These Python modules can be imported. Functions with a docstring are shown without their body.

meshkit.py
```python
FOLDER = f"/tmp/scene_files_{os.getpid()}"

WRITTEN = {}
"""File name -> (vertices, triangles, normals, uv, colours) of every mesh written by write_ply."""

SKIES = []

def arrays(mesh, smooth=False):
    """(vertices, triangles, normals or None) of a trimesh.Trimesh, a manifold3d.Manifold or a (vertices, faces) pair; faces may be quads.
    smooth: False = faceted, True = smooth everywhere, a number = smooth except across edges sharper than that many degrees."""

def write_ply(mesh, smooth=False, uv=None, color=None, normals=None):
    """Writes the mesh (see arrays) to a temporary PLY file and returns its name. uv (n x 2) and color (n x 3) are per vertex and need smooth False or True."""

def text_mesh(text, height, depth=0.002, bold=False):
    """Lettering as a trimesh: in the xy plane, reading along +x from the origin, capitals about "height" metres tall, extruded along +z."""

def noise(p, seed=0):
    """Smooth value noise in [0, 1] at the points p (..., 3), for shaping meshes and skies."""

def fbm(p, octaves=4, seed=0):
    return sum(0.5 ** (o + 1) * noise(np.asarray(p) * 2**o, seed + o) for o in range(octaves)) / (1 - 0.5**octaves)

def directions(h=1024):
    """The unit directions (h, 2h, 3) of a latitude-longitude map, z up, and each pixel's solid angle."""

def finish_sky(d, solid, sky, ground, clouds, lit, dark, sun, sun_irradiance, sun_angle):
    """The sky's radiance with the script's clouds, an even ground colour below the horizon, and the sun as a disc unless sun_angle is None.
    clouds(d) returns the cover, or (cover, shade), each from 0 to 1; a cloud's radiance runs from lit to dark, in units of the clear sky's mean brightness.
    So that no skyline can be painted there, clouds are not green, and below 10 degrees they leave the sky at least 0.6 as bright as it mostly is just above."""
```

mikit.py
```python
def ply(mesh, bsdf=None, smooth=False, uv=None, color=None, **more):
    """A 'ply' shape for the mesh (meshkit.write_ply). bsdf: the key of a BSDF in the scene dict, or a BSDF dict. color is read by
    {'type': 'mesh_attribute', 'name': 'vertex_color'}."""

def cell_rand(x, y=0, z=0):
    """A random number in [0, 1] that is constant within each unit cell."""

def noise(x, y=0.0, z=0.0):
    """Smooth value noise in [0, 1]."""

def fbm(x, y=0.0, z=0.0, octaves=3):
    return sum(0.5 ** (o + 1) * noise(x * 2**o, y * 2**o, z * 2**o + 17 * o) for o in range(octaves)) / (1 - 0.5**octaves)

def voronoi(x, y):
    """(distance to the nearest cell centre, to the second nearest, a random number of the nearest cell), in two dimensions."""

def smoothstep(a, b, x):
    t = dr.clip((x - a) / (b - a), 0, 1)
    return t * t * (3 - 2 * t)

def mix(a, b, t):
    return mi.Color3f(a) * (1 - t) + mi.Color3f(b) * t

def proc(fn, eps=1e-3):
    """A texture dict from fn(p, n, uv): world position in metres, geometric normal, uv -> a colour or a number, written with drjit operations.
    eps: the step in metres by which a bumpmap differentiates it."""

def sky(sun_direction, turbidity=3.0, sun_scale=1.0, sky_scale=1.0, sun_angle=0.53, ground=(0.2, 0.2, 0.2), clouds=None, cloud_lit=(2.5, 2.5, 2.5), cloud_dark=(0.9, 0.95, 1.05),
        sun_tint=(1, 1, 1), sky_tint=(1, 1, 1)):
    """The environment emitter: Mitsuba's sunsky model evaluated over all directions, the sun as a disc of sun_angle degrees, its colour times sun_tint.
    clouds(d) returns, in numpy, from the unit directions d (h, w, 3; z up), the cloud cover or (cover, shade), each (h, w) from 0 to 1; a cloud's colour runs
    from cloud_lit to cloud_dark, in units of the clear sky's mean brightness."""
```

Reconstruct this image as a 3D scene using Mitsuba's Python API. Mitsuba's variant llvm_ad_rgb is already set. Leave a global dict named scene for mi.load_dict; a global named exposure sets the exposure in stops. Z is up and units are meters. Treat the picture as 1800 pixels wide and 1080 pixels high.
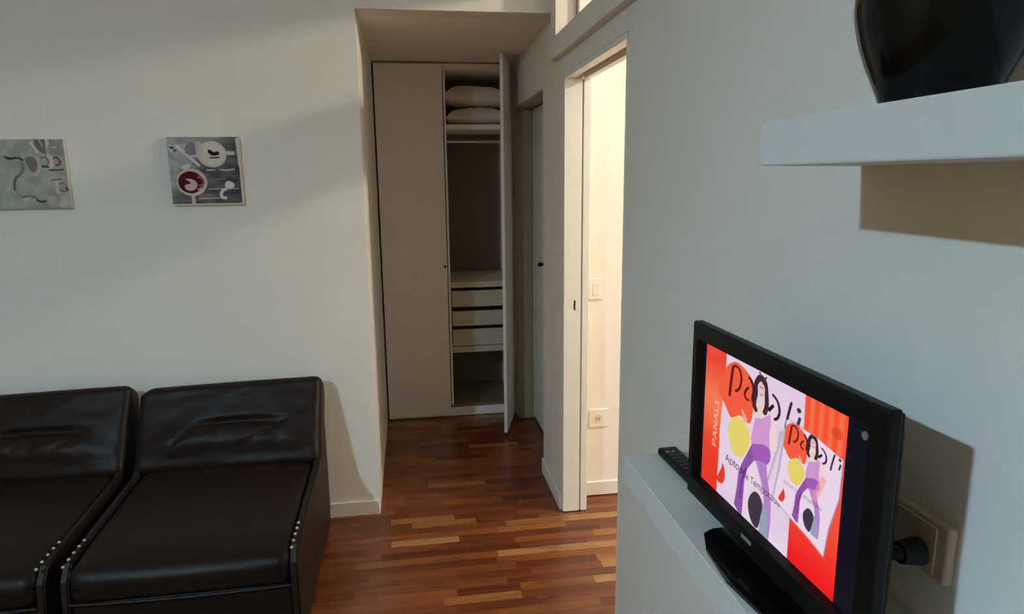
import math, random
import numpy as np
import trimesh, shapely, shapely.affinity as aff
from shapely.geometry import Polygon, LineString, Point, box as sbox
import manifold3d as m3
import drjit as dr
import mitsuba as mi
import mikit, meshkit
from mikit import noise, fbm, proc

T = mi.ScalarTransform4f
scene, labels = {'type': 'scene'}, {}
random.seed(7)
rng = np.random.default_rng(7)

# ------------------------------------------------------------------ camera, lights, exposure
exposure = 0.0
CAM_H, FOC, YAW, PIT, ROL = 1.64, 1182.52, 0.1486, 0.1899, -0.011
_fw = np.array([math.sin(YAW)*math.cos(PIT), math.cos(YAW)*math.cos(PIT), -math.sin(PIT)])
_r0 = np.array([math.cos(YAW), -math.sin(YAW), 0.0]); _u0 = np.cross(_r0, _fw)
_r = _r0*math.cos(ROL)+_u0*math.sin(ROL); _u = -_r0*math.sin(ROL)+_u0*math.cos(ROL)
_M = np.eye(4); _M[:3, 0] = -_r; _M[:3, 1] = _u; _M[:3, 2] = _fw; _M[:3, 3] = (0, 0, CAM_H)
scene['camera'] = {'type': 'perspective', 'fov': math.degrees(2*math.atan(900/FOC)), 'fov_axis': 'x',
                   'near_clip': 0.02, 'far_clip': 60.0, 'to_world': T(_M.tolist())}
LAMP = (-1.74, -0.20, 2.56)          # cool white lamp of the living room, hanging out of frame
LAMP_RAD = (1190.0, 1880.0, 2400.0)
ROOM_LAMP = (2.72, 2.0, 2.86)        # warm ceiling lamp of the lit room behind the doorway
ROOM_RAD = (715.0, 660.0, 530.0)
SCREEN = 1.0

# ------------------------------------------------------------------ helpers
def mix(a, b, t):
    a, b = ([float(x) for x in c] if isinstance(c, np.ndarray) else c for c in (a, b))
    return mikit.mix(a, b, t)

def lin(*c):
    c = np.array(c[0] if len(c) == 1 else c, float)/255.0
    return np.where(c <= .04045, c/12.92, ((c+.055)/1.055)**2.4)

def rgb(*c):
    return {'type': 'rgb', 'value': [float(x) for x in lin(*c)]}

def mat(name, col, rough=.5, kind='plastic', **k):
    col = col if isinstance(col, dict) else rgb(*col)
    if kind == 'diffuse':
        b = {'type': 'diffuse', 'reflectance': col}
    else:
        b = {'type': 'principled', 'base_color': col, 'roughness': rough, **k}
    scene[name] = {'type': 'twosided', 'bsdf': b}
    return name

def put(key, mesh, m, smooth=False, label=None, cat=None, group=None, kind=None, uv=None, color=None, **more):
    base, n = key, 0
    while key in scene:
        n += 1
        key = f'{base}_{n:03d}'
    scene[key] = mikit.ply(mesh, m, smooth=smooth, uv=uv, color=color, **more)
    note(key, label, cat, group, kind)
    return key

def note(key, label=None, cat=None, group=None, kind=None):
    d = {k: v for k, v in (('label', label), ('category', cat), ('group', group), ('kind', kind)) if v}
    if d:
        labels.setdefault(key, {}).update(d)

def bx(x0, x1, y0, y1, z0, z1):
    b = trimesh.creation.box(extents=(x1-x0, y1-y0, z1-z0))
    b.apply_translation(((x0+x1)/2, (y0+y1)/2, (z0+z1)/2))
    return b

def join(*ms):
    return trimesh.util.concatenate(list(ms))

def mbox(x0, x1, y0, y1, z0, z1):
    return m3.Manifold.cube((x1-x0, y1-y0, z1-z0)).translate((x0, y0, z0))

def rbox(x0, x1, y0, y1, z0, z1, r=.003, seg=8):
    s = m3.Manifold.sphere(r, seg)
    return m3.Manifold.batch_hull([s.translate((x, y, z)) for x in (x0+r, x1-r) for y in (y0+r, y1-r) for z in (z0+r, z1-r)])

def cbox(x0, x1, y0, y1, z0, z1, c=.002):
    pts = []
    for sx in (0, 1):
        for sy in (0, 1):
            for sz in (0, 1):
                x, y, z = (x1 if sx else x0), (y1 if sy else y0), (z1 if sz else z0)
                dx, dy, dz = (-c if sx else c), (-c if sy else c), (-c if sz else c)
                pts += [(x+dx, y+dy, z), (x+dx, y, z+dz), (x, y+dy, z+dz)]
    return trimesh.PointCloud(pts).convex_hull

def tube(path, r, seg=10):
    out = None
    s = m3.Manifold.sphere(r, seg)
    for a, b in zip(path[:-1], path[1:]):
        h = m3.Manifold.batch_hull([s.translate(tuple(a)), s.translate(tuple(b))])
        out = h if out is None else out + h
    return out

def spline(pts, n=40, k=3):
    from scipy.interpolate import splprep, splev
    pts = np.array(pts, float)
    tck, _ = splprep(pts.T, s=0, k=min(k, len(pts)-1))
    return np.array(splev(np.linspace(0, 1, n), tck)).T

def cyl(p0, p1, r, seg=24):
    return trimesh.creation.cylinder(radius=r, segment=[p0, p1], sections=seg)

def lathe(profile, seg=64):
    return trimesh.creation.revolve(np.array(profile, float), sections=seg)

def cushion(size, r, puff=(0, 0, 0), n=24, fn=None):
    """A soft box of the given size about the origin: rounded edges of radius r, faces puffed out per axis; fn moves the points."""
    b = trimesh.creation.box(extents=(2, 2, 2))
    g = np.linspace(-1, 1, n+1)
    vs, fs, at = [], [], 0
    for ax in range(3):
        for sg in (-1, 1):
            a, c = np.meshgrid(g, g, indexing='ij')
            p = np.zeros((n+1, n+1, 3)); p[..., ax] = sg
            o = [i for i in range(3) if i != ax]
            p[..., o[0]], p[..., o[1]] = a, c
            i = np.arange((n+1)*(n+1)).reshape(n+1, n+1)
            q = np.stack([i[:-1, :-1], i[1:, :-1], i[1:, 1:], i[:-1, 1:]], -1).reshape(-1, 4)
            if (sg > 0) == (ax == 1):
                q = q[:, ::-1]
            vs.append(p.reshape(-1, 3)); fs.append(q+at); at += (n+1)**2
    v = np.vstack(vs); f = np.vstack(fs)
    # crowd the lines towards the edges, where the rounding is
    v = np.sign(v)*(1-(1-np.abs(v))**1.5)
    h = np.array(size)/2.0
    p = v*h
    inner = np.clip(p, -(h-r), h-r)
    d = p-inner
    L = np.linalg.norm(d, axis=1, keepdims=True)
    mx = np.abs(d).max(1, keepdims=True)
    p2 = inner+np.where(L > 1e-9, d/np.maximum(L, 1e-9)*np.maximum(mx, 0), 0)
    u = p2/h
    for ax in range(3):
        o = [i for i in range(3) if i != ax]
        p2[:, ax] += puff[ax]*u[:, ax]*(1-u[:, o[0]]**2)*(1-u[:, o[1]]**2)
    if fn is not None:
        p2 = fn(p2, u)
    t = trimesh.Trimesh(p2, np.vstack([f[:, [0, 1, 2]], f[:, [0, 2, 3]]]), process=False)
    t.merge_vertices(digits_vertex=6)
    return t

def extrude_x(poly, x0, x1):
    """A polygon in (y, z) extruded along x."""
    m = trimesh.creation.extrude_polygon(poly, x1-x0)
    v = m.vertices.copy()
    m.vertices = np.stack([v[:, 2]+x0, v[:, 0], v[:, 1]], 1)
    m.fix_normals()
    return m

def grid_art(nu, nv, painter):
    """A unit grid in (u, v) with colours per vertex from painter(u, v) -> (n, 3) linear."""
    u, v = np.meshgrid(np.linspace(0, 1, nu), np.linspace(0, 1, nv), indexing='ij')
    col = 0
    for du, dv in ((-.3, -.15), (.15, -.3), (.3, .15), (-.15, .3)):
        col = col+painter(u.ravel()+du/nu*1.3, v.ravel()+dv/nv*1.3)/4
    i = np.arange(nu*nv).reshape(nu, nv)
    f = np.stack([i[:-1, :-1], i[1:, :-1], i[1:, 1:], i[:-1, 1:]], -1).reshape(-1, 4)
    return u.ravel(), v.ravel(), f, col

def blob(pts, soft=True):
    p = np.array(pts, float)
    if soft:
        q = spline(np.vstack([p, p[:1]]), 60)
        return Polygon(q).buffer(0)
    return Polygon(p).buffer(0)

def stroke(pts, w, n=24):
    p = spline(pts, n) if len(pts) > 2 else np.array(pts, float)
    return LineString(p).buffer(w/2)

def lettering(text, x, y, h, bold=False, sx=1.0, rot=0):
    m = meshkit.text_mesh(text, h, .001, bold)
    tri = m.vertices[m.faces][np.abs(m.face_normals[:, 2]) > .9][:, :, :2]
    g = shapely.union_all([Polygon(t).buffer(h*.004) for t in tri])
    g = aff.scale(g, sx, 1, origin=(0, 0))
    if rot:
        g = aff.rotate(g, rot, origin=(0, 0))
    return aff.translate(g, x, y)

def inside(g, u, v):
    shapely.prepare(g)
    return shapely.contains_xy(g, u, v)

# ------------------------------------------------------------------ materials
mat('m_wall', proc(lambda p, n, uv: mix(lin(221, 217, 209), lin(226, 222, 215), fbm(p.x*3, p.y*3, p.z*3))), kind='diffuse')
mat('m_wall_warm', rgb(205, 172, 132), kind='diffuse')
mat('m_wall_lit', rgb(226, 223, 217), kind='diffuse')
mat('m_ceiling', rgb(233, 226, 215), kind='diffuse')
mat('m_white_trim', rgb(224, 223, 219), .35, specular=.4)
mat('m_shelf', rgb(198, 197, 193), .45, specular=.3)
mat('m_dark', rgb(8, 8, 8), .6)
mat('m_black_plastic', rgb(12, 12, 12), .4, specular=.16)
mat('m_black_gloss', rgb(6, 6, 7), .12, specular=.5)
mat('m_vase', rgb(5, 6, 6), .12, specular=.16, clearcoat=.12, clearcoat_gloss=.95)
mat('m_chrome', rgb(200, 200, 198), .25, metallic=1.0)
mat('m_stud', rgb(225, 222, 215), .22, metallic=1.0)
mat('m_lamp_shell', rgb(230, 230, 228), .4)
mat('m_plate', rgb(186, 166, 142), .4)
mat('m_pillow', rgb(214, 202, 190), .9)
mat('m_grey_logo', rgb(120, 120, 122), .3)
mat('m_canvas_edge', rgb(196, 194, 184), .8)

def laminate(p, n, uv):
    g = fbm(p.x*90, p.y*90, p.z*3.0)*.55+fbm(p.x*260, p.y*260, p.z*7)*.45
    return mix(lin(230, 224, 216), lin(241, 236, 229), g)
mat('m_laminate', proc(laminate), .5, specular=.35)

def drawer_wood(p, n, uv):
    g = fbm(p.x*5, p.y*60, p.z*110)
    return mix(lin(170, 160, 142), lin(202, 192, 172), g)
mat('m_drawer', proc(drawer_wood), .55)
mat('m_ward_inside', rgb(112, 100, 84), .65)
mat('m_switch', rgb(230, 226, 219), .4)

def leather(p, n, uv):
    v = fbm(p.x*9, p.y*9, p.z*9)
    return mix(lin(20, 14, 12), lin(31, 20, 17), v)
_lb = {'type': 'principled', 'base_color': proc(leather), 'roughness': .44, 'specular': .15}
def leather_bump(p, n, uv):
    return (fbm(p.x*220, p.y*220, p.z*220)-.5)*1.0
scene['m_leather'] = {'type': 'twosided', 'bsdf': {'type': 'bumpmap', 'arbitrary': proc(leather_bump), 'scale': .0009, 'bsdf': _lb}}
mat('m_leather_side', rgb(27, 18, 12), .55, specular=.25)

TONES = [((128, 66, 30), (158, 90, 46)), ((112, 54, 24), (142, 74, 36)), ((146, 78, 34), (172, 102, 52)), ((98, 44, 20), (128, 62, 32)),
         ((132, 62, 36), (158, 84, 52)), ((168, 108, 54), (192, 132, 74)), ((188, 138, 80), (206, 160, 102)), ((140, 84, 36), (166, 106, 48))]
def wood(a, b, seed):
    a, b = lin(*a)*np.array([.54, .49, .5]), lin(*b)*np.array([.54, .49, .5])
    def fn(p, n, uv):
        row = dr.floor(p.y/.0515)
        g = fbm(p.x*7+seed*13.7+row*3.1, p.y*120+seed*5.3, 0.0)*.6+fbm(p.x*2.2+row*7.7, p.y*34+seed, 4.0)*.4
        k = mikit.smoothstep(.60, .80, fbm(p.x*6+row*2.3, p.y*30, 9.0+seed))
        return mix(a, b, dr.clip((g-.25)*2.0, 0, 1))*(1-.35*k)
    return proc(fn)
for i, (a, b) in enumerate(TONES):
    mat(f'm_wood_{i}', wood(a, b, i+1), .27, specular=.5, clearcoat=.25, clearcoat_gloss=.85)

def far_parquet(p, n, uv):
    row = dr.floor(p.y/.0515); off = mikit.cell_rand(row, 3, 5)*.3
    c = dr.floor((p.x+off)/.30)
    t = mikit.cell_rand(row, c, 11)
    g = fbm(p.x*7, p.y*120, 0.0)
    col = mix(lin(84, 40, 17), lin(128, 72, 36), dr.clip(t*.8+(g-.5)*.6, 0, 1))
    return mix(col, lin(206, 156, 92), dr.select(t > .93, .8, 0.0))
mat('m_parquet', proc(far_parquet), .27, specular=.5)

# ------------------------------------------------------------------ room measures
XL, XR, XR2 = -.201, .697, .818            # corridor sides; right wall thickness to the lit room
YB, YB2 = 3.174, 3.30                      # wall with the pictures
HC, HR = 2.369, 3.02                       # corridor and room ceilings
LX, FY = -3.3, -2.7                        # left and near walls of the living room
YW = 4.49                                  # wardrobe front
D0, D1, DH = 2.159, 3.023, 2.067           # doorway to the lit room
RX1, RY0, RY1 = 3.7, .4, 3.19              # lit room

# ------------------------------------------------------------------ structure
PLx0, PLx1, PLy0, PLy1 = -.62, 1.36, 1.86, 4.62
fl = mbox(LX-.1, RX1+.1, FY-.1, 5.35, -.10, 0)
fl -= mbox(PLx0, PLx1, PLy0, PLy1, -.006, .1)
put('floor', fl, 'm_parquet', kind='structure')
walls_foot = shapely.union_all([sbox(LX, YB, XL, 5.3), sbox(XR, FY, XR2, D0-.02), sbox(XR, D1+.02, 1.4, 5.3), sbox(1.0, RY1, 1.4, 5.3),
                                sbox(XR, D1, XR2, D1+.03), sbox(XL, YW+.015, XR, 5.3)])
region = sbox(PLx0, PLy0, PLx1, PLy1).difference(walls_foot.buffer(.0005))
W, Ln = .0515, .31
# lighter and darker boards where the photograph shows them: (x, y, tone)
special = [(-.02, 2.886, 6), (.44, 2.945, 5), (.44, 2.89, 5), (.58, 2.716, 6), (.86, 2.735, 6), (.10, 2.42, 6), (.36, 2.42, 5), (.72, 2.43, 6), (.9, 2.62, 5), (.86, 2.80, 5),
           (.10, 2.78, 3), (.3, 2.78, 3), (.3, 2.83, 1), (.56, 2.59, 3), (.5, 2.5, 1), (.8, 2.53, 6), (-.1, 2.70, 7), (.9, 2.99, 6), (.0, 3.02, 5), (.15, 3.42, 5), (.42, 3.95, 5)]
n_rows = int(math.ceil((PLy1-PLy0)/W))
specs = []
rr = np.random.default_rng(11)
for r in range(n_rows):
    y0 = PLy0+r*W; y1 = min(y0+W, PLy1)
    ph = ((r % 2)*.5+(rr.random()-.5)*.3)*Ln
    x = PLx0-ph
    while x < PLx1:
        L = Ln*(1.0 if rr.random() < .75 else rr.uniform(.75, 1.35))
        specs.append([x, x+L, y0, y1, None]); x += L
for s in specs:
    s[4] = int(rr.choice(8, p=[.20, .20, .19, .16, .11, .045, .005, .09]))
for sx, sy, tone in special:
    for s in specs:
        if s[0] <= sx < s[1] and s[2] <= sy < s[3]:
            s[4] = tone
for x0, x1, y0, y1, tone in specs:
    g = sbox(x0+.0001, y0+.0001, x1-.0001, y1-.0001).intersection(region)
    for poly in getattr(g, 'geoms', [g]):
        if poly.is_empty or poly.area < 1e-4 or poly.geom_type != 'Polygon':
            continue
        if poly.bounds[2] < -.56:
            pass
        m = trimesh.creation.extrude_polygon(poly, .006)
        m.apply_translation((0, 0, -.006-.0003*rr.random()))
        put('floor__plank', m, f'm_wood_{tone}')

put('wall_back', mbox(LX, XL, YB, YB2, 0, HR)+mbox(XL-.1, XR, YB, YB2, HC, HR), 'm_wall', kind='structure')
put('wall_corridor_left', bx(XL-.1, XL, YB2, 5.2, 0, HC), 'm_wall', kind='structure')
put('wall_corridor_end', bx(XL-.1, XR, 5.2, 5.3, 0, HC), 'm_wall', kind='structure')
put('ceiling_corridor', bx(XL-.1, XR, YB2, 5.3, HC, HC+.1), 'm_ceiling', kind='structure')
put('wall_left', bx(LX-.1, LX, FY, YB2, 0, HR), 'm_wall_warm', kind='structure')
put('wall_front', bx(LX-.1, XR2, FY-.1, FY, 0, HR), 'm_wall_warm', kind='structure')
put('ceiling', bx(LX-.1, XR2, FY-.1, YB2, HR, HR+.1), 'm_ceiling', kind='structure')
LED = .665                                  # the wall above the doorway stands proud to here
TZ0, TZ1, TY0, TY1 = 2.252, 2.54, 2.10, 3.062
O2a, O2b, O2h = 3.51, 4.39, 2.085
wr = mbox(XR, XR2, FY, 3.30, 0, HR)+mbox(XR, .92, 3.25, 5.3, 0, HC+.1)+mbox(LED, XR+.01, FY, YB, 2.163, HR)
wr -= mbox(XR-.1, XR2+.1, D0-.02, D1+.02, -.1, DH+.02)           # doorway
wr -= mbox(.742, .786, 1.2, D0, -.1, DH+.02)                      # pocket of the sliding door
wr -= mbox(.742, .786, D0-.02, D1+.02, DH, DH+.12)                # its track over the doorway
wr -= mbox(LED-.1, XR2+.1, TY0, TY1, TZ0, TZ1)                    # transom
wr -= mbox(XR-.1, .86, O2a, O2b, -.1, O2h)                        # recess of the second door
wr -= mbox(XR-.1, XR+.003, 2.103, 2.107, 2.035, 2.10)             # hairline crack by the door head
wr -= mbox(XR2, 1.0, RY1, 3.4, -.1, .0001)
put('wall_right', wr, 'm_wall', kind='structure')
# the lit room
put('wall_lit_room_far', bx(XR2, RX1+.1, RY1, RY1+.05, 0, HR), 'm_wall_lit', kind='structure')
put('wall_lit_room_right', bx(RX1, RX1+.1, RY0-.1, RY1, 0, HR), 'm_wall_lit', kind='structure')
put('wall_lit_room_near', bx(XR2, RX1, RY0-.1, RY0, 0, HR), 'm_wall_lit', kind='structure')
put('ceiling_lit_room', bx(XR2, RX1+.1, RY0-.1, RY1+.1, HR, HR+.1), 'm_ceiling', kind='structure')
put('baseboard_lit_room', cbox(XR2, RX1, RY1-.012, RY1, 0, .075), 'm_white_trim', kind='structure')
put('baseboard_back', cbox(LX, XL, YB-.012, YB, 0, .075, .003), 'm_white_trim', kind='structure')
put('baseboard_right', cbox(XR-.011, XR, FY, D0-.03, 0, .072, .003), 'm_white_trim', kind='structure')
put('baseboard_corridor', cbox(XR-.011, XR, D1+.03, O2a, 0, .085, .003), 'm_wall', kind='structure')

# sliding-door frame of the lit doorway
put('door_1', join(cbox(XR, .779, D1, D1+.02, .004, DH), cbox(XR, .741, D0, D1, DH, DH+.02), cbox(XR, .741, D0-.02, D0, .004, DH)), 'm_white_trim', kind='structure')
put('door_1__inner_jamb', join(cbox(.786, XR2, D1, D1+.02, .004, DH), cbox(.787, XR2, D0, D1, DH, DH+.02), cbox(.787, XR2, D0-.02, D0, .004, DH)), 'm_white_trim')
put('door_1__strike_slot', bx(.7455, .7535, D1-.0012, D1+.004, 1.026, 1.072), 'm_dark', label='dark strike slot in the white jamb')
# pocketed leaf, only its edge within the wall
put('door_1__sliding_leaf', bx(.748, .780, 1.30, D0-.025, .01, DH-.01), 'm_white_trim')
# transom frame
tf = mbox(.764, XR2-.004, TY0, TY1, TZ0, TZ1)-mbox(.7, .9, TY0+.03, TY1-.012, TZ0+.022, TZ1-.03)
put('window_1', tf, 'm_white_trim', kind='structure')
put('window_1__seal', mbox(.758, .766, TY1-.022, TY1-.0, TZ0+.0, TZ1)-mbox(.7, .9, TY1-.016, TY1-.013, 0, 9), 'm_grey_logo')
# second door in the corridor
mat('m_jamb_shade', rgb(158, 142, 118), .5, specular=.3)  # shade of the recessed jamb, put into the colour
put('door_2', cbox(.806, .846, O2a+.004, O2b-.024, .012, O2h-.016), 'm_wall', kind='structure')
put('door_2__frame', join(cbox(XR, .798, O2b-.012, O2b, .0, O2h-.012), cbox(XR, .798, O2a, O2b, O2h-.012, O2h)), 'm_jamb_shade')  # lining added over far jamb and head; its darker colour stands for shade
hk = join(cbox(.800, .807, 3.94, 3.975, .99, 1.17, .002), cyl((.80, 3.957, 1.125), (.765, 3.957, 1.125), .009), trimesh.creation.icosphere(2, .014).apply_translation((.765, 3.957, 1.125)))
put('door_2__handle', hk, 'm_black_plastic', 30, label='small dark handle and keyhole plate')
put('door_2__bottom_hinge', cbox(.797, .807, 3.965, 3.985, .06, .13, .002), 'm_black_plastic')

# ------------------------------------------------------------------ lamps (out of frame)
cord = cyl((LAMP[0], LAMP[1], LAMP[2]+.05), (LAMP[0], LAMP[1], HR), .004)
put('pendant_lamp__cord', cord, 'm_lamp_shell')
put('pendant_lamp__cap', lathe([(0, .05), (.03, .05), (.05, .03), (.052, .024), (.0, .024)], 32).apply_translation((LAMP[0], LAMP[1], LAMP[2])), 'm_lamp_shell', 30)
_bulb = trimesh.creation.icosphere(3, 1.0); _bulb.apply_scale((.06, .06, .0108)); _bulb.apply_translation(LAMP)
put('pendant_lamp__bulb', _bulb, 'm_lamp_shell', True, emitter={'type': 'area', 'radiance': {'type': 'rgb', 'value': list(LAMP_RAD)}})
note('pendant_lamp', 'white pendant lamp with a cool bulb over the living room', 'lamp')
put('ceiling_lamp__base', lathe([(0, HR), (.11, HR), (.11, HR-.03), (0, HR-.03)], 32).apply_translation((ROOM_LAMP[0], ROOM_LAMP[1], 0)), 'm_lamp_shell', 30)
put('ceiling_lamp__stem', cyl((ROOM_LAMP[0], ROOM_LAMP[1], ROOM_LAMP[2]+.07), (ROOM_LAMP[0], ROOM_LAMP[1], HR-.03), .012), 'm_lamp_shell', 30)
scene['ceiling_lamp__globe'] = {'type': 'sphere', 'center': list(ROOM_LAMP), 'radius': .075, 'bsdf': {'type': 'ref', 'id': 'm_lamp_shell'},
                                'emitter': {'type': 'area', 'radiance': {'type': 'rgb', 'value': list(ROOM_RAD)}}}
note('ceiling_lamp', 'warm globe lamp on the ceiling of the lit room', 'lamp')

# ------------------------------------------------------------------ wardrobe
wx0, wx1, wz1 = XL+.008, XR-.008, 2.362
wy0, wy1 = YW+.022, 5.06
dv = .246
put('wardrobe__side_panel', cbox(wx0, wx0+.018, wy0, wy1, 0, wz1), 'm_laminate')
put('wardrobe__side_panel', cbox(wx1-.018, wx1, wy0, wy1, 0, wz1), 'm_laminate')
put('wardrobe__divider', cbox(dv-.004, dv+.012, wy0, wy1, .082, 2.325), 'm_laminate')
put('wardrobe__top_panel', cbox(wx0+.018, wx1-.018, wy0, wy1, 2.325, wz1), 'm_laminate')
put('wardrobe__plinth', cbox(wx0+.018, wx1-.018, wy0, wy0+.03, 0.0, .064), 'm_laminate')
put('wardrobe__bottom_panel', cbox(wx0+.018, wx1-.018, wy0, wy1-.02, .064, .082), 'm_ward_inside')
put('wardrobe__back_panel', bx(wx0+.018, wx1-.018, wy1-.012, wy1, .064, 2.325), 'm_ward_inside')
ix0, ix1 = dv+.012, wx1-.018
put('wardrobe__shelf', cbox(ix0, ix1, wy0+.012, wy1-.012, 1.953, 1.985), 'm_laminate')
put('wardrobe__drawer_top', cbox(ix0, ix1, wy0+.004, wy1-.012, .908, .948), 'm_drawer')
put('wardrobe__drawer_bottom', cbox(ix0, ix1, wy0+.004, wy1-.012, .455, .498), 'm_drawer')
for z0, z1 in ((.775, .886), (.642, .744), (.502, .616)):
    fr = mbox(ix0+.006, ix1-.006, wy0+.012, wy0+.030, z0, z1)
    bxo = mbox(ix0+.016, ix1-.016, wy0+.030, wy1-.06, z0+.005, z1-.03)-mbox(ix0+.026, ix1-.026, wy0+.04, wy1-.07, z0+.015, z1+.2)
    put('wardrobe__drawer', fr+bxo, 'm_drawer')
put('wardrobe__hanging_rod', cyl((ix0, wy0+.22, 1.885), (ix1, wy0+.22, 1.885), .0125), 'm_chrome', 30, label='chrome hanging rod')
ld = put('wardrobe__door', cbox(wx0+.003, dv-.009, YW, YW+.02, .016, 2.352), 'm_laminate')
put('wardrobe__door__knob', join(cyl((.222, YW, 1.062), (.222, YW-.014, 1.062), .004, 16), trimesh.creation.icosphere(2, .0085).apply_translation((.222, YW-.018, 1.062))), 'm_black_plastic', 30)
hx, hy = .672, YW+.002
ang = math.atan2(.415, .120)
od = cbox(0, .432, 0, .02, .022, 2.352)
od.apply_transform(trimesh.transformations.rotation_matrix(math.pi+ang, (0, 0, 1)))
od.apply_translation((hx, hy, 0))
put('wardrobe__door', od, 'm_laminate', label='open right door seen on edge')
for z in (.25, .9, 1.55, 2.15):
    put('wardrobe__hinge', cbox(hx+.001, hx+.012, YW+.004, YW+.05, z, z+.045), 'm_chrome')
note('wardrobe', 'pale laminate built-in wardrobe at the end of the corridor, one door open', 'wardrobe')

def pillow(w, d, h, seed, plump=1.0):
    def fn(p, u):
        e = (1-np.abs(u[:, 0])**3.2)*(1-np.abs(u[:, 1])**3.2)
        p = p.copy()
        p[:, 2] = np.sign(u[:, 2])*np.abs(u[:, 2])*h*np.where(u[:, 2] > 0, .70, .30)*(.10+.90*np.clip(e, 0, 1)**.55)
        nz = meshkit.fbm(np.stack([p[:, 0]*9, p[:, 1]*9, np.full(len(p), seed*3.3)], 1), 3, seed)-.5
        p[:, 2] += nz*.03*e
        p[:, 0] *= 1+.05*np.abs(u[:, 1])**3; p[:, 1] *= 1+.05*np.abs(u[:, 0])**3
        return p
    return cushion((w, d, h), h*.22, n=22, fn=fn)
p1 = pillow(.42, .40, .118, 2); p1.apply_translation((.268+.21, wy0+.26, 1.986-p1.bounds[0][2]))
put('pillow', p1, 'm_pillow', True, label='white pillow lying on the wardrobe shelf, under the other one', cat='pillow', group='pillows in the wardrobe')
p2 = pillow(.43, .40, .135, 5); p2.apply_transform(trimesh.transformations.rotation_matrix(.03, (0, 1, 0)))
p2.apply_translation((.258+.212, wy0+.26, p1.bounds[1][2]-.003-p2.bounds[0][2]))
put('pillow', p2, 'm_pillow', True, label='white pillow on top of the other pillow in the wardrobe', cat='pillow', group='pillows in the wardrobe')

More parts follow.
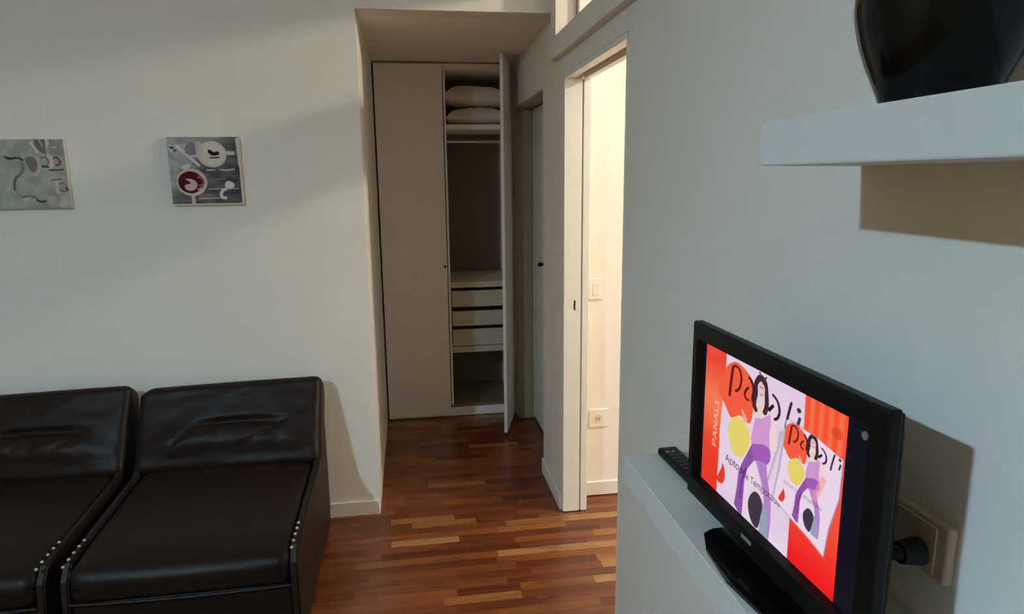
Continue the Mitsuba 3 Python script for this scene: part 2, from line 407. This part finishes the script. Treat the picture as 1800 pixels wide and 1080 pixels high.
# ------------------------------------------------------------------ sofa modules
def sofa_module(name, xl, xr, seed, label):
    fy, by = 2.205, 3.095
    prof = Polygon([(fy+.03, .02), (fy-.002, .06), (fy-.006, .25), (fy+.006, .34), (fy+.045, .388), (2.5, .408), (2.84, .43),
                    (2.93, .50), (3.0, .60), (3.04, .68), (3.062, .70), (3.08, .68), (by, .55), (by, .1), (3.06, .02)])
    prof = prof.buffer(.012).buffer(-.012)
    for a, b in ((xl, xl+.026), (xr-.026, xr)):
        e = extrude_x(prof.buffer(-.006), a, b)
        e2 = extrude_x(prof, a+.005, b-.005)
        m = [m3.Manifold(m3.Mesh(np.array(q.vertices, np.float32), np.array(q.faces, np.uint32))) for q in (e, e2)]
        put(f'{name}__side_panel', m[0]+m[1], 'm_leather_side', 40)
    put(f'{name}__base', rbox(xl+.026, xr-.026, fy+.004, 3.08, .03, .262, .012), 'm_leather', 30)
    bf = m3.Manifold.hull(mbox(xl+.026, xr-.026, 3.0, 3.085, .262, .30)+mbox(xl+.026, xr-.026, 3.05, 3.085, .66, .68))
    put(f'{name}__back_frame', bf, 'm_leather_side', 30)
    # seat cushion with a rolled front edge, rising gently to the back
    w = xr-xl-.048; cx = (xl+xr)/2
    def seat_fn(p, u):
        p = p.copy()
        top = np.clip((u[:, 2]+1)/2, 0, 1)
        p[:, 2] += .024*u[:, 1]*top
        front = np.clip((-u[:, 1]-.55)/.45, 0, 1)
        p[:, 2] -= .016*front**2*(u[:, 2] > 0)
        nz = meshkit.fbm(np.stack([p[:, 0]*5+seed, p[:, 1]*5, p[:, 2]*5], 1), 3, seed)-.5
        p[:, 2] += nz*.010*(u[:, 2] > 0)
        return p
    sc = cushion((w, .80, .155), .045, (0, .012, .014), 30, seat_fn)
    sc.apply_translation((cx, fy-.012+.40, .258+.0775))
    put(f'{name}__seat_cushion', sc, 'm_leather', True)
    pp = [(xl+.028, fy-.004, .262), (xl+.2, fy-.010, .260), (cx, fy-.012, .259), (xr-.2, fy-.010, .260), (xr-.028, fy-.004, .262)]
    put(f'{name}__piping', tube(spline(pp, 16), .0055, 8), 'm_leather', 40)
    # leaning back cushion with a drawn-in horizontal crease
    hgt, th = .385, .145
    wb = xr-xl+.012
    def back_fn(p, u):
        p = p.copy()
        f = (u[:, 1] < 0)*np.clip(-u[:, 1], 0, 1)
        cz = .000+.010*np.cos(u[:, 0]*3.0)
        prof_x = np.clip(1.15-(np.abs(u[:, 0]-.12)/.50)**3, 0, 1)
        g = np.exp(-((p[:, 2]-cz)/.012)**2)*prof_x
        p[:, 1] += f*g*.026
        bul = np.exp(-((p[:, 2]-cz+.07)/.05)**2)*np.clip(1-(u[:, 0]/.95)**4, 0, 1)
        p[:, 1] -= f*bul*.022
        for k, (xc, sl) in enumerate(((-.36, .5), (-.14, -.2), (.12, .15), (.36, -.4), (.56, .6))):
            line = (u[:, 0]-xc)-sl*(p[:, 2]-cz)*6
            p[:, 1] += f*.010*np.exp(-(line/.03)**2)*np.exp(-((p[:, 2]-cz+.05)/.05)**2)
        nz = meshkit.fbm(np.stack([p[:, 0]*7+seed*5, p[:, 1]*7, p[:, 2]*11], 1), 3, seed+3)-.5
        p[:, 1] -= f*nz*.014
        p[:, 2] += .010*u[:, 0]*(u[:, 2] > 0)
        tl = np.clip((-u[:, 0]-.86)/.14, 0, 1)*np.clip((u[:, 2]-.6)/.4, 0, 1)
        p[:, 2] -= .022*tl
        return p
    bc = cushion((wb, th, hgt), .034, (0, .014, .004), 44, back_fn)
    lean = math.radians(30)
    bc.apply_translation((0, th/2, hgt/2))
    bc.apply_transform(trimesh.transformations.rotation_matrix(-lean, (1, 0, 0)))
    v = np.array(bc.vertices)
    v[:, 1] = np.minimum(v[:, 1], .255+(v[:, 1]-.255)*.25)     # the back of the cushion is pressed flat against the frame
    bc.vertices = v+np.array([cx, 2.842, .432])
    put(f'{name}__back_cushion', bc, 'm_leather', True)
    dome = trimesh.creation.icosphere(2, .0062)
    for sx in (xl+.018, xr-.016):
        for k in range(5):
            t = k/4
            put(f'{name}__stud', dome.copy().apply_translation((sx, 2.365-.038*k, .406-.010*t**2)), 'm_stud', True)
    for fx in (xl+.08, xr-.08):
        for fyy in (fy+.08, 3.0):
            put(f'{name}__foot', cyl((fx, fyy, 0), (fx, fyy, .032), .022, 16), 'm_black_plastic', 30)
    note(name, label, 'sofa', 'dark leather sofa modules')
sofa_module('sofa_module', -1.19, -.43, 1, 'dark brown leather armless sofa module nearest the corridor, with a creased back cushion')
sofa_module('sofa_module_001', -2.0, -1.237, 2, 'dark brown leather armless sofa module cut off by the left edge of the photo')

# ------------------------------------------------------------------ canvases
def canvas(key, x0, x1, z0, z1, painter, label):
    yb, yf = YB-.001, YB-.022
    put(f'{key}__stretcher', cbox(x0, x1, yf+.0015, yb, z0, z1, .002), 'm_canvas_edge')
    u, v, f, c = grid_art(190, 190, painter)
    P = np.stack([x0+.001+u*(x1-x0-.002), np.full_like(u, yf), z0+.001+v*(z1-z0-.002)], 1)
    put(f'{key}__print', (P, f), 'm_print', True, color=c)
    note(key, label, 'picture')
scene['m_print'] = {'type': 'twosided', 'bsdf': {'type': 'diffuse', 'reflectance': {'type': 'mesh_attribute', 'name': 'vertex_color'}}}

def layers(u, v, base, items):
    c = np.array(base, float)
    if c.ndim == 1:
        c = np.repeat(c[None], len(u), 0)
    for g, col, *al in items:
        a = al[0] if al else 1.0
        k = inside(g, u, v)
        c[k] = c[k]*(1-a)+lin(*col)*a
    return c

def crop_r(x, y):      # sketch coordinates -> canvas uv
    return ((x-150)/850.0, 1-(y-125)/840.0)
def R(pts, soft=True):
    return blob([crop_r(*p) for p in pts], soft)
def RS(pts, w):
    return stroke([crop_r(*p) for p in pts], w)
def art_right(u, v):
    n = meshkit.fbm(np.stack([u*6, v*14, u*0], 1), 4, 3)
    n2 = meshkit.fbm(np.stack([u*3, v*3, u*0+5], 1), 3, 8)
    low = 1/(1+np.exp(-((u-.42)*9+(.62-v)*7)))
    g = 158-74*low+86*(n-.5)+50*(n2-.5)
    base = np.stack([lin(np.stack([x, x*.985, x*1.0], 0).T) for x in [g]], 0)[0]
    W_ = (216, 208, 206)
    cup = Point(crop_r(670, 335)).buffer(.2); cup = aff.scale(cup, 1.02, .96)
    it = [(R([(160, 250), (300, 210), (420, 330), (430, 440), (240, 380)]), (176, 172, 176), .7),
          (RS([(260, 240), (340, 320), (420, 390), (500, 470)], .04), (206, 204, 208)), (RS([(330, 300), (360, 260), (350, 230)], .03), (200, 198, 202)),
          (RS([(170, 220), (200, 270), (190, 300)], .02), (215, 212, 215)), (RS([(190, 250), (215, 262)], .03), (60, 55, 60)), (RS([(225, 290), (245, 285)], .025), (60, 55, 60)),
          (RS([(270, 235), (290, 250), (285, 275)], .02), (220, 216, 220)),
          (R([(400, 200), (460, 190), (470, 330), (390, 340)]), (120, 120, 124), .8),
          (RS([(440, 360), (540, 350)], .04), (190, 188, 184)), (RS([(850, 320), (920, 325)], .05), (205, 200, 200)),
          (cup, (206, 198, 188)), (aff.scale(cup, .82, .82), (214, 206, 196)), (R([(470, 200), (540, 180), (560, 330), (500, 390), (480, 300)]), (196, 192, 184), .7),
          (R([(620, 290), (660, 285), (700, 310), (740, 300), (760, 330), (720, 350), (690, 355), (650, 340)]), (58, 26, 26)), (RS([(645, 380), (750, 375)], .022), (92, 52, 48)),
          (R([(330, 460), (400, 470), (350, 520), (300, 510)]), (210, 205, 205)),
          (RS([(590, 530), (690, 530)], .016), (205, 200, 198)), (RS([(750, 525), (850, 530), (920, 520)], .018), (200, 196, 192)),
          (RS([(600, 652), (790, 640)], .03), (112, 108, 106)), (RS([(590, 768), (950, 762)], .012), (196, 190, 188)), (RS([(470, 885), (800, 875)], .018), (176, 170, 164)),
          (aff.scale(Point(crop_r(400, 680)).buffer(.215), 1, .94), (206, 186, 184)), (aff.scale(Point(crop_r(385, 680)).buffer(.175), 1, .93), (74, 30, 32)),
          (R([(320, 640), (420, 650), (460, 690), (450, 750), (330, 770), (310, 720), (370, 700)]), (206, 172, 170)), (RS([(480, 620), (530, 640), (540, 690), (490, 720)], .03), (150, 96, 96)),
          (RS([(470, 770), (540, 740)], .03), (196, 150, 148)), (RS([(400, 860), (400, 940)], .055), (190, 186, 182)),
          (R([(800, 690), (850, 670), (910, 720), (860, 760), (800, 740)]), (218, 212, 214)), (RS([(800, 770), (750, 800), (740, 850), (790, 880)], .045), (214, 208, 212)),
          (sbox(.985, 0, 1.0, 1.0), (216, 214, 198)), (sbox(0, 0, 1, .022), (208, 206, 194)), (RS([(975, 150), (990, 480)], .03), (206, 204, 190), .9)]
    return layers(u, v, base, it)
canvas('wall_canvas', -1.017, -.722, 1.536, 1.828, art_right, 'square grey canvas print of coffee cups hung over the sofa, nearest the corridor')

def Lc(x, y):          # left canvas: visible part spans u 0.22..1
    return (.205+(x/880.0)*.795, 1-(y-105)/870.0)
def LB(pts, soft=True):
    return blob([Lc(*p) for p in pts], soft)
def LS(pts, w):
    return stroke([Lc(*p) for p in pts], w)
def art_left(u, v):
    n = meshkit.fbm(np.stack([u*5, v*5, u*0], 1), 4, 21)
    n2 = meshkit.fbm(np.stack([u*12, v*12, u*0+5], 1), 3, 28)
    t = np.clip((u-.45)*1.6, 0, 1)[:, None]
    g = (160+50*(n-.5)+26*(n2-.5))[:, None]
    base = lin(g*((1-t)*np.array([.97, 1.0, .95])+t*np.array([1.0, .95, .93])))
    it = [(LB([(470, 110), (620, 110), (630, 290), (540, 260), (480, 200)]), (92, 78, 80), .75), (LS([(420, 150), (460, 210), (500, 265)], .03), (206, 196, 194)),
          (LS([(650, 110), (650, 460)], .05), (196, 180, 180)), (LS([(545, 110), (580, 190)], .025), (170, 160, 158)),
          (LB([(300, 340), (440, 340), (450, 470), (410, 510), (330, 430)]), (116, 94, 90), .85),
          (LS([(30, 320), (90, 345), (170, 335), (260, 360)], .035), (84, 80, 74)), (LS([(60, 330), (110, 340)], .03), (60, 56, 52)),
          (LS([(260, 400), (240, 500), (150, 580)], .04), (112, 108, 100), .8), (LS([(150, 570), (110, 650), (100, 730)], .035), (98, 92, 86)),
          (LS([(480, 330), (480, 500), (420, 550)], .03), (182, 174, 168)), (LS([(540, 340), (620, 340), (620, 420), (540, 430)], .022), (120, 108, 104)), (LS([(540, 445), (620, 450)], .03), (92, 82, 80)),
          (LS([(700, 350), (780, 345), (800, 390), (740, 430)], .03), (120, 86, 90)), (LS([(640, 490), (720, 490), (830, 485)], .025), (84, 76, 72)), (LS([(690, 320), (690, 440)], .03), (206, 182, 184)),
          (LS([(640, 615), (780, 605)], .025), (128, 116, 110)), (LS([(710, 640), (715, 780)], .035), (196, 186, 180)), (LS([(750, 665), (830, 670), (850, 730), (750, 745)], .022), (130, 112, 110)),
          (LS([(840, 720), (860, 745)], .03), (84, 72, 72)),
          (LS([(190, 830), (300, 815), (400, 850)], .025), (120, 112, 104)), (LS([(400, 870), (460, 885), (540, 875)], .035), (86, 78, 72)), (LS([(220, 860), (280, 855)], .03), (190, 184, 176)),
          (LB([(680, 170), (800, 140), (815, 300), (690, 310)]), (132, 134, 130), .7), (LS([(710, 205), (770, 205)], .02), (190, 190, 184)),
          (LB([(580, 820), (680, 850), (670, 960), (580, 940)]), (186, 172, 168), .7), (LB([(700, 920), (850, 890), (840, 940), (720, 950)]), (196, 188, 176), .8)]
    return layers(u, v, base, it)
canvas('wall_canvas_001', -1.725, -1.425, 1.532, 1.82, art_left, 'square beige and pink canvas print, cut off by the left edge of the photo')

# ------------------------------------------------------------------ floating shelves
_sh = Polygon([(.46, -.05), (XR, -.05), (XR, .975), (.46, .852)])
_ms = [trimesh.creation.extrude_polygon(_sh.buffer(-.0012), .056), trimesh.creation.extrude_polygon(_sh, .0536).apply_translation((0, 0, .0012))]
_ms = [m3.Manifold(m3.Mesh(np.array(q.vertices, np.float32), np.array(q.faces, np.uint32))) for q in _ms]
put('floating_shelf', (_ms[0]+_ms[1]).translate((0, 0, 1.652)), 'm_shelf', label='white floating shelf high on the right wall, carrying the black vase', cat='shelf', group='white floating shelves')
SZ = 1.012
put('floating_shelf', cbox(.463, XR, .25, 1.395, SZ-.06, SZ, .0015), 'm_shelf', label='white floating shelf under the television', cat='shelf', group='white floating shelves')

# vase
vp = [(0, 0), (.052, 0), (.0545, .003), (.0605, .02), (.073, .05), (.084, .085), (.088, .112), (.085, .145), (.075, .185), (.058, .22), (.040, .245), (.036, .265), (.042, .285), (.047, .292),
      (.043, .292), (.033, .268), (.036, .245), (.054, .218), (.07, .19), (.06, .1), (0, .05)]
prof = np.array(vp)
sp = spline(prof[2:14], 60)
sp2 = np.vstack([prof[:2], sp, prof[14:]])
vs = lathe(sp2, 96); vs.apply_translation((.575, .688, 1.708))
put('vase', vs, 'm_vase', 40, label='glossy black round vase standing on the upper white shelf', cat='vase')

# ------------------------------------------------------------------ television
TVC = np.array([.527, .925, 1.212]); TYAW = -.026
_n = np.array([-math.cos(TYAW), math.sin(TYAW), 0]); _d = np.array([math.sin(TYAW), math.cos(TYAW), 0])
def tvm(mesh):
    """Television axes: a = towards the far end, b = up, c = out of the screen; from local (a, b, c) to the room."""
    if hasattr(mesh, 'to_mesh'):
        q = mesh.to_mesh(); mesh = trimesh.Trimesh(q.vert_properties[:, :3], q.tri_verts, process=False)
    m = mesh.copy(); v = np.array(m.vertices)
    m.vertices = TVC+v[:, :1]*_d+v[:, 1:2]*np.array([0, 0, 1.0])+v[:, 2:3]*_n
    return m
A0, A1, B0, B1 = -.277, .228, -.170, .166          # outer frame
P0, P1, Q0, Q1 = -.243, .207, -.131, .131           # glass
fr = rbox(A0, A1, B0, B1, -.010, .010, .004, 8)
hole = m3.Manifold.hull(mbox(P0, P1, Q0, Q1, -.004, .0)+mbox(P0-.008, P1+.006, Q0-.008, Q1+.008, .02, .021))
put('television__bezel', tvm(fr-hole-mbox(P0, P1, Q0, Q1, -.03, .02)), 'm_black_plastic', 30)
bk = m3.Manifold.hull(mbox(A0+.022, A1-.022, B0+.012, B1-.014, -.03, -.0125)+mbox(A0+.07, A1-.07, B0+.05, B1-.07, -.075, -.07))
put('television__back_cover', tvm(bk), 'm_black_plastic', 30)
put('television__glass_panel', tvm(bx(P0, P1, Q0, Q1, -.012, -.0035)), mat('m_panel', (26, 24, 36), .2))
put('television__brand_plate', tvm(cbox(-.012, .018, -.153, -.146, .010, .0112, .0004)), 'm_grey_logo', label='small grey brand plate')
put('television__power_light', tvm(trimesh.creation.cylinder(.0055, .0012, sections=24).apply_translation((-.226, .116, -.003))), 'm_grey_logo')
nk = m3.Manifold.hull(mbox(-.075, .035, -.176, -.150, -.03, -.012)+mbox(-.085, .045, -.198+.010, -.198+.012, -.04, -.005))
put('television__neck', tvm(nk), 'm_black_plastic', 30)
zb = SZ-TVC[2]
base = Polygon([(-.17+.02, -.10), (.105-.01, -.10), (.112, -.085), (.115, .012), (.106, .028), (.06, .046), (-.03, .056), (-.12, .046), (-.166, .028), (-.175, .012), (-.172, -.085)]).buffer(.006).buffer(-.003)
bm = trimesh.creation.extrude_polygon(base, .006); bt = trimesh.creation.extrude_polygon(base.buffer(-.006), .011)
bm = join(bm, bt); v = bm.vertices.copy(); bm.vertices = np.stack([v[:, 0], v[:, 2]+zb, v[:, 1]], 1); bm.fix_normals()
put('television__stand_base', tvm(bm), 'm_black_gloss', label='glossy black stand base')

def cover(items, tr=lambda g: g, small=False):
    """The magazine cover on the screen, drawn in screen coordinates; tr places a copy."""
    def a(g, c, al=1.0):
        items.append((tr(g), c, al))
    a(blob([(.189, .895), (.233, .952), (.287, .975), (.343, .959), (.4, .921), (.423, .856), (.428, .761), (.423, .675), (.401, .628), (.365, .63), (.336, .643), (.256, .59), (.207, .635), (.173, .671)]), (240, 92, 62))
    a(blob([(.34, .70), (.36, .68), (.385, .63), (.375, .62), (.345, .66)]), (250, 170, 140), .8)
    a(blob([(.248, .567), (.292, .616), (.347, .627), (.395, .596), (.417, .53), (.409, .484), (.374, .4), (.341, .367), (.286, .371), (.254, .42), (.235, .485)]), (226, 208, 104))
    a(stroke([(.249, .925), (.239, .828), (.232, .734)], .022), (104, 24, 20))
    a(stroke([(.256, .938), (.295, .942), (.318, .912), (.322, .858), (.307, .809), (.282, .785)], .017), (104, 24, 20))
    a(stroke([(.382, .852), (.361, .82), (.357, .793), (.367, .778), (.387, .775)], .016), (96, 24, 30))
    a(stroke([(.389, .918), (.415, .887), (.424, .843), (.421, .786), (.432, .77)], .02), (64, 26, 40))
    # figure: arms, torso, trousers
    a(blob([(.554, .769), (.595, .754), (.604, .689), (.590, .56), (.566, .56), (.566, .683)]), (236, 208, 212))
    a(blob([(.463, .80), (.51, .816), (.535, .785), (.556, .768), (.50, .70), (.45, .695), (.437, .724)]), (228, 208, 196))
    a(Polygon([(.447, .690), (.50, .715), (.554, .772), (.561, .721), (.556, .653), (.566, .557), (.527, .535), (.486, .552), (.432, .512), (.424, .552), (.436, .62)]), (206, 148, 206))
    a(blob([(.432, .512), (.486, .547), (.563, .557), (.574, .506), (.543, .446), (.481, .427), (.449, .417)]), (160, 92, 180))
    a(Polygon([(.432, .508), (.362, .336), (.341, .266), (.334, .152), (.318, .03), (.355, .0), (.386, .0), (.39, .127), (.393, .243), (.41, .333), (.455, .417)]), (142, 82, 164))
    a(Polygon([(.47, .433), (.548, .46), (.56, .391), (.578, .318), (.598, .238), (.601, .105), (.595, 0), (.57, 0), (.56, .143), (.535, .287), (.505, .356)]), (176, 128, 196))
    a(stroke([(.40, .33), (.375, .24), (.365, .1)], .012), (104, 52, 126), .8)
    # hair and face
    a(stroke([(.447, .745), (.433, .792), (.442, .85), (.438, .896), (.451, .936), (.474, .962), (.50, .948), (.513, .911), (.521, .862), (.525, .809), (.514, .760)], .03), (62, 38, 46))
    a(aff.scale(Point(.481, .885).buffer(.03), .85, 1.6), (226, 190, 194))
    for pts in ([(.471, .90), (.476, .90)], [(.487, .90), (.492, .90)], [(.479, .855), (.486, .855)]):
        a(stroke(pts, .007), (120, 60, 70))
    a(stroke([(.455, .93), (.475, .945), (.50, .93)], .022), (66, 40, 48))
    for pts in ([(.44, .74), (.425, .76), (.43, .79)], [(.515, .76), (.53, .785)], [(.50, .96), (.512, .975)], [(.47, .965), (.462, .985)]):
        a(stroke(pts, .010), (70, 46, 54))
    a(stroke([(.544, .793), (.568, .829)], .020), (40, 22, 34))
    a(stroke([(.565, .893), (.599, .867), (.614, .822), (.607, .78), (.586, .757)], .017), (52, 34, 48))
    a(stroke([(.686, .905), (.672, .832), (.660, .748)], .016), (52, 40, 56))
    a(stroke([(.743, .845), (.733, .80)], .017), (60, 46, 60)); a(Point(.735, .888).buffer(.014), (60, 46, 60))
    # oval and teal shade, drop
    a(Polygon([(.537, .207), (.569, .176), (.585, .093), (.587, 0), (.522, 0), (.525, .046), (.536, .124)]), (150, 160, 176))
    a(blob([(.468, .222), (.442, .176), (.431, .114), (.445, .054), (.474, .013), (.501, .005), (.522, .043), (.534, .123), (.535, .20), (.508, .233)]), (62, 52, 68))
    a(blob([(.182, .243), (.208, .229), (.224, .188), (.222, .126), (.186, .08), (.165, .08), (.174, .155)]), (222, 60, 40))

def screen_art(u, v):
    n = meshkit.fbm(np.stack([u*5, v*5, u*0], 1), 3, 4)
    base = lin(np.stack([226+10*(n-.5), 206+24*(n-.5), 226+8*(n-.5)], 1))
    # red and orange grounds left and right, brighter in the middle
    t = np.exp(-((v-.62)/.25)**2)
    red = lin(np.stack([232+10*t, 56+62*t, 36+44*t], 1))
    k = inside(Polygon([(-.1, 1.1), (.189, 1.1), (.189, .895), (.173, .671), (.16, .465), (.16, .259), (.154, -.1), (-.1, -.1)]), u, v); base[k] = red[k]
    rt = lin(np.stack([244+0*v, 78+34*np.sin(u*60)**2, 44+34*np.sin(u*60)**2], 1))
    k = inside(Polygon([(.765, 1.1), (1.1, 1.1), (1.1, .7), (.80, .70), (.77, .8)]), u, v); base[k] = rt[k]
    w = np.clip((.35-v)/.35, 0, 1)
    rb = lin(np.stack([240-2*w, 80-56*w, 52-20*w], 1))
    k = inside(Polygon([(.725, -.1), (1.1, -.1), (1.1, .75), (.96, .7), (.9, .3), (.725, .26)]), u, v); base[k] = rb[k]
    it = []
    it.append((Polygon([(.649, .722), (.631, .618), (.6, .483), (.574, .368), (.559, .364), (.585, .487), (.616, .621), (.622, .707)]), (182, 176, 196), .9))
    cover(it)
    it.append((lettering('Aptos', .222, .275, .048, sx=.85), (70, 50, 66)))
    it.append((lettering('De Temporada', .372, .262, .044, sx=.68), (70, 50, 66)))
    it.append((lettering('PANALI', .128, .30, .035, bold=True, sx=1.9, rot=88), (248, 190, 160), .75))
    it.append((Polygon([(.655, .795), (.70, .81), (.838, .805), (.996, .765), (.993, .555), (.953, .367), (.935, .185), (.838, .22), (.731, .245), (.60, .285), (.63, .5)]), (150, 140, 165), .55))
    frame = Polygon([(.665, .80), (.838, .80), (.99, .765), (.985, .555), (.946, .367), (.93, .195), (.838, .228), (.731, .253), (.612, .295), (.645, .504)])
    it.append((frame, (232, 212, 230)))
    sub = []
    def tr(g):
        return aff.affine_transform(g, [.57, 0, 0, .56, .697-.247*.57, .775-.922*.56]).intersection(frame)
    cover(sub, tr)
    it += sub
    it.append((lettering('Aptos De Temporada', .67, .425, .025, sx=.68), (90, 70, 90), .7))
    it.append((stroke([(.86, .47), (.90, .60)], .03), (238, 150, 150), .6))
    it.append((Point(.95, .88).buffer(.03), (214, 70, 30), .7))
    it.append((Point(.06, .93).buffer(.05), (228, 66, 60), .7))
    return layers(u, v, base, it)
u, v, f, c = grid_art(440, 290, screen_art)
P = np.stack([.195-u*.39, -.13+v*.26, np.full_like(u, -.0030)], 1)
_pm = trimesh.Trimesh(P, np.vstack([f[:, [0, 2, 1]], f[:, [0, 3, 2]]]), process=False)
_pm = tvm(_pm)
if _pm.face_normals[0] @ _n < 0:
    _pm = trimesh.Trimesh(_pm.vertices, _pm.faces[:, ::-1], process=False)
put('television__screen', _pm, 'm_black_gloss', color=c*SCREEN, label='lit screen showing a colourful magazine cover',
    emitter={'type': 'area', 'radiance': {'type': 'mesh_attribute', 'name': 'vertex_color'}})
note('television', 'black flat television with a lit red and white screen on the lower shelf', 'television')

# ------------------------------------------------------------------ outlet, plug, remote, switches
ob = rbox(XR-.016, XR, .712, .828, 1.098, 1.182, .006, 12)
put('wall_outlet__box', ob, 'm_plate', 30)
put('wall_outlet__cover', rbox(XR-.019, XR-.0155, .730, .822, 1.106, 1.174, .0015, 8), 'm_plate', 30)
note('wall_outlet', 'cream surface-mounted outlet box on the wall behind the television', 'outlet')
PLY_ = .744
pl = m3.Manifold.hull(m3.Manifold.cylinder(.004, .019, .019, 24).rotate((0, -90, 0)).translate((XR-.030, PLY_, 1.136))+m3.Manifold.cylinder(.004, .015, .015, 24).rotate((0, -90, 0)).translate((XR-.056, PLY_, 1.136)))
pl += m3.Manifold.hull(m3.Manifold.cylinder(.004, .011, .011, 24).rotate((0, -90, 0)).translate((XR-.054, PLY_, 1.136))+m3.Manifold.cylinder(.004, .006, .006, 24).rotate((0, -90, 0)).translate((XR-.085, PLY_+.006, 1.133)))
put('power_cord__plug', pl, 'm_black_plastic', 50)
cp = spline([(XR-.088, PLY_+.006, 1.133), (XR-.11, .756, 1.118), (XR-.10, .752, 1.07), (XR-.07, .738, 1.03), (XR-.05, .715, 1.018), (XR-.045, .66, 1.0165), (XR-.06, .58, 1.0165)], 30)
put('power_cord__cable', tube(cp, .0035, 8), 'm_black_plastic', 40)
note('power_cord', 'black power plug and cable in the outlet behind the television', 'power cord')

rc = cushion((.046, .165, .018), .006, (0, 0, .002), 14)
Rm = trimesh.transformations.rotation_matrix(.03, (0, 0, 1)); Rm[:3, 3] = (.566, 1.305, SZ+.0095)
rc.apply_transform(Rm)
put('remote_control__body', rc, 'm_black_plastic', True)
for i in range(3):
    for j in range(7):
        b = trimesh.creation.cylinder(.0042, .002, sections=14).apply_translation((-.012+.012*i, -.06+.018*j, .0105))
        b.apply_transform(Rm)
        put('remote_control__button', b, 'm_grey_logo' if (i, j) in ((1, 6), (0, 6)) else mat('m_button', (46, 46, 48), .5) if 'm_button' not in scene else 'm_button', 30)
note('remote_control', 'black remote control lying on the lower shelf beside the television', 'remote control')

def plate(key, x0, x1, z0, z1, label, cat):
    yb = RY1
    put(f'{key}__plate', rbox(x0, x1, yb-.009, yb, z0, z1, .003, 8), 'm_switch', 30)
    note(key, label, cat)
plate('light_switch', .862, .927, 1.042, 1.148, 'white light switch on the bright wall inside the doorway', 'switch')
put('light_switch__rocker', cbox(.880, .909, RY1-.013, RY1-.008, 1.062, 1.128, .002), 'm_white_trim')
plate('socket', .871, .970, .374, .471, 'white power socket low on the bright wall inside the doorway', 'socket')
put('socket__face', join(trimesh.creation.cylinder(.021, .004, sections=32).apply_transform(trimesh.transformations.rotation_matrix(math.pi/2, (1, 0, 0))).apply_translation((.916, RY1-.010, .422))), mat('m_socket', (212, 204, 192), .5), 30)
put('socket__pin_hole', join(*[cbox(x, x+.0035, RY1-.0135, RY1-.011, .416, .428, .0005) for x in (.907, .9195)]), 'm_dark')
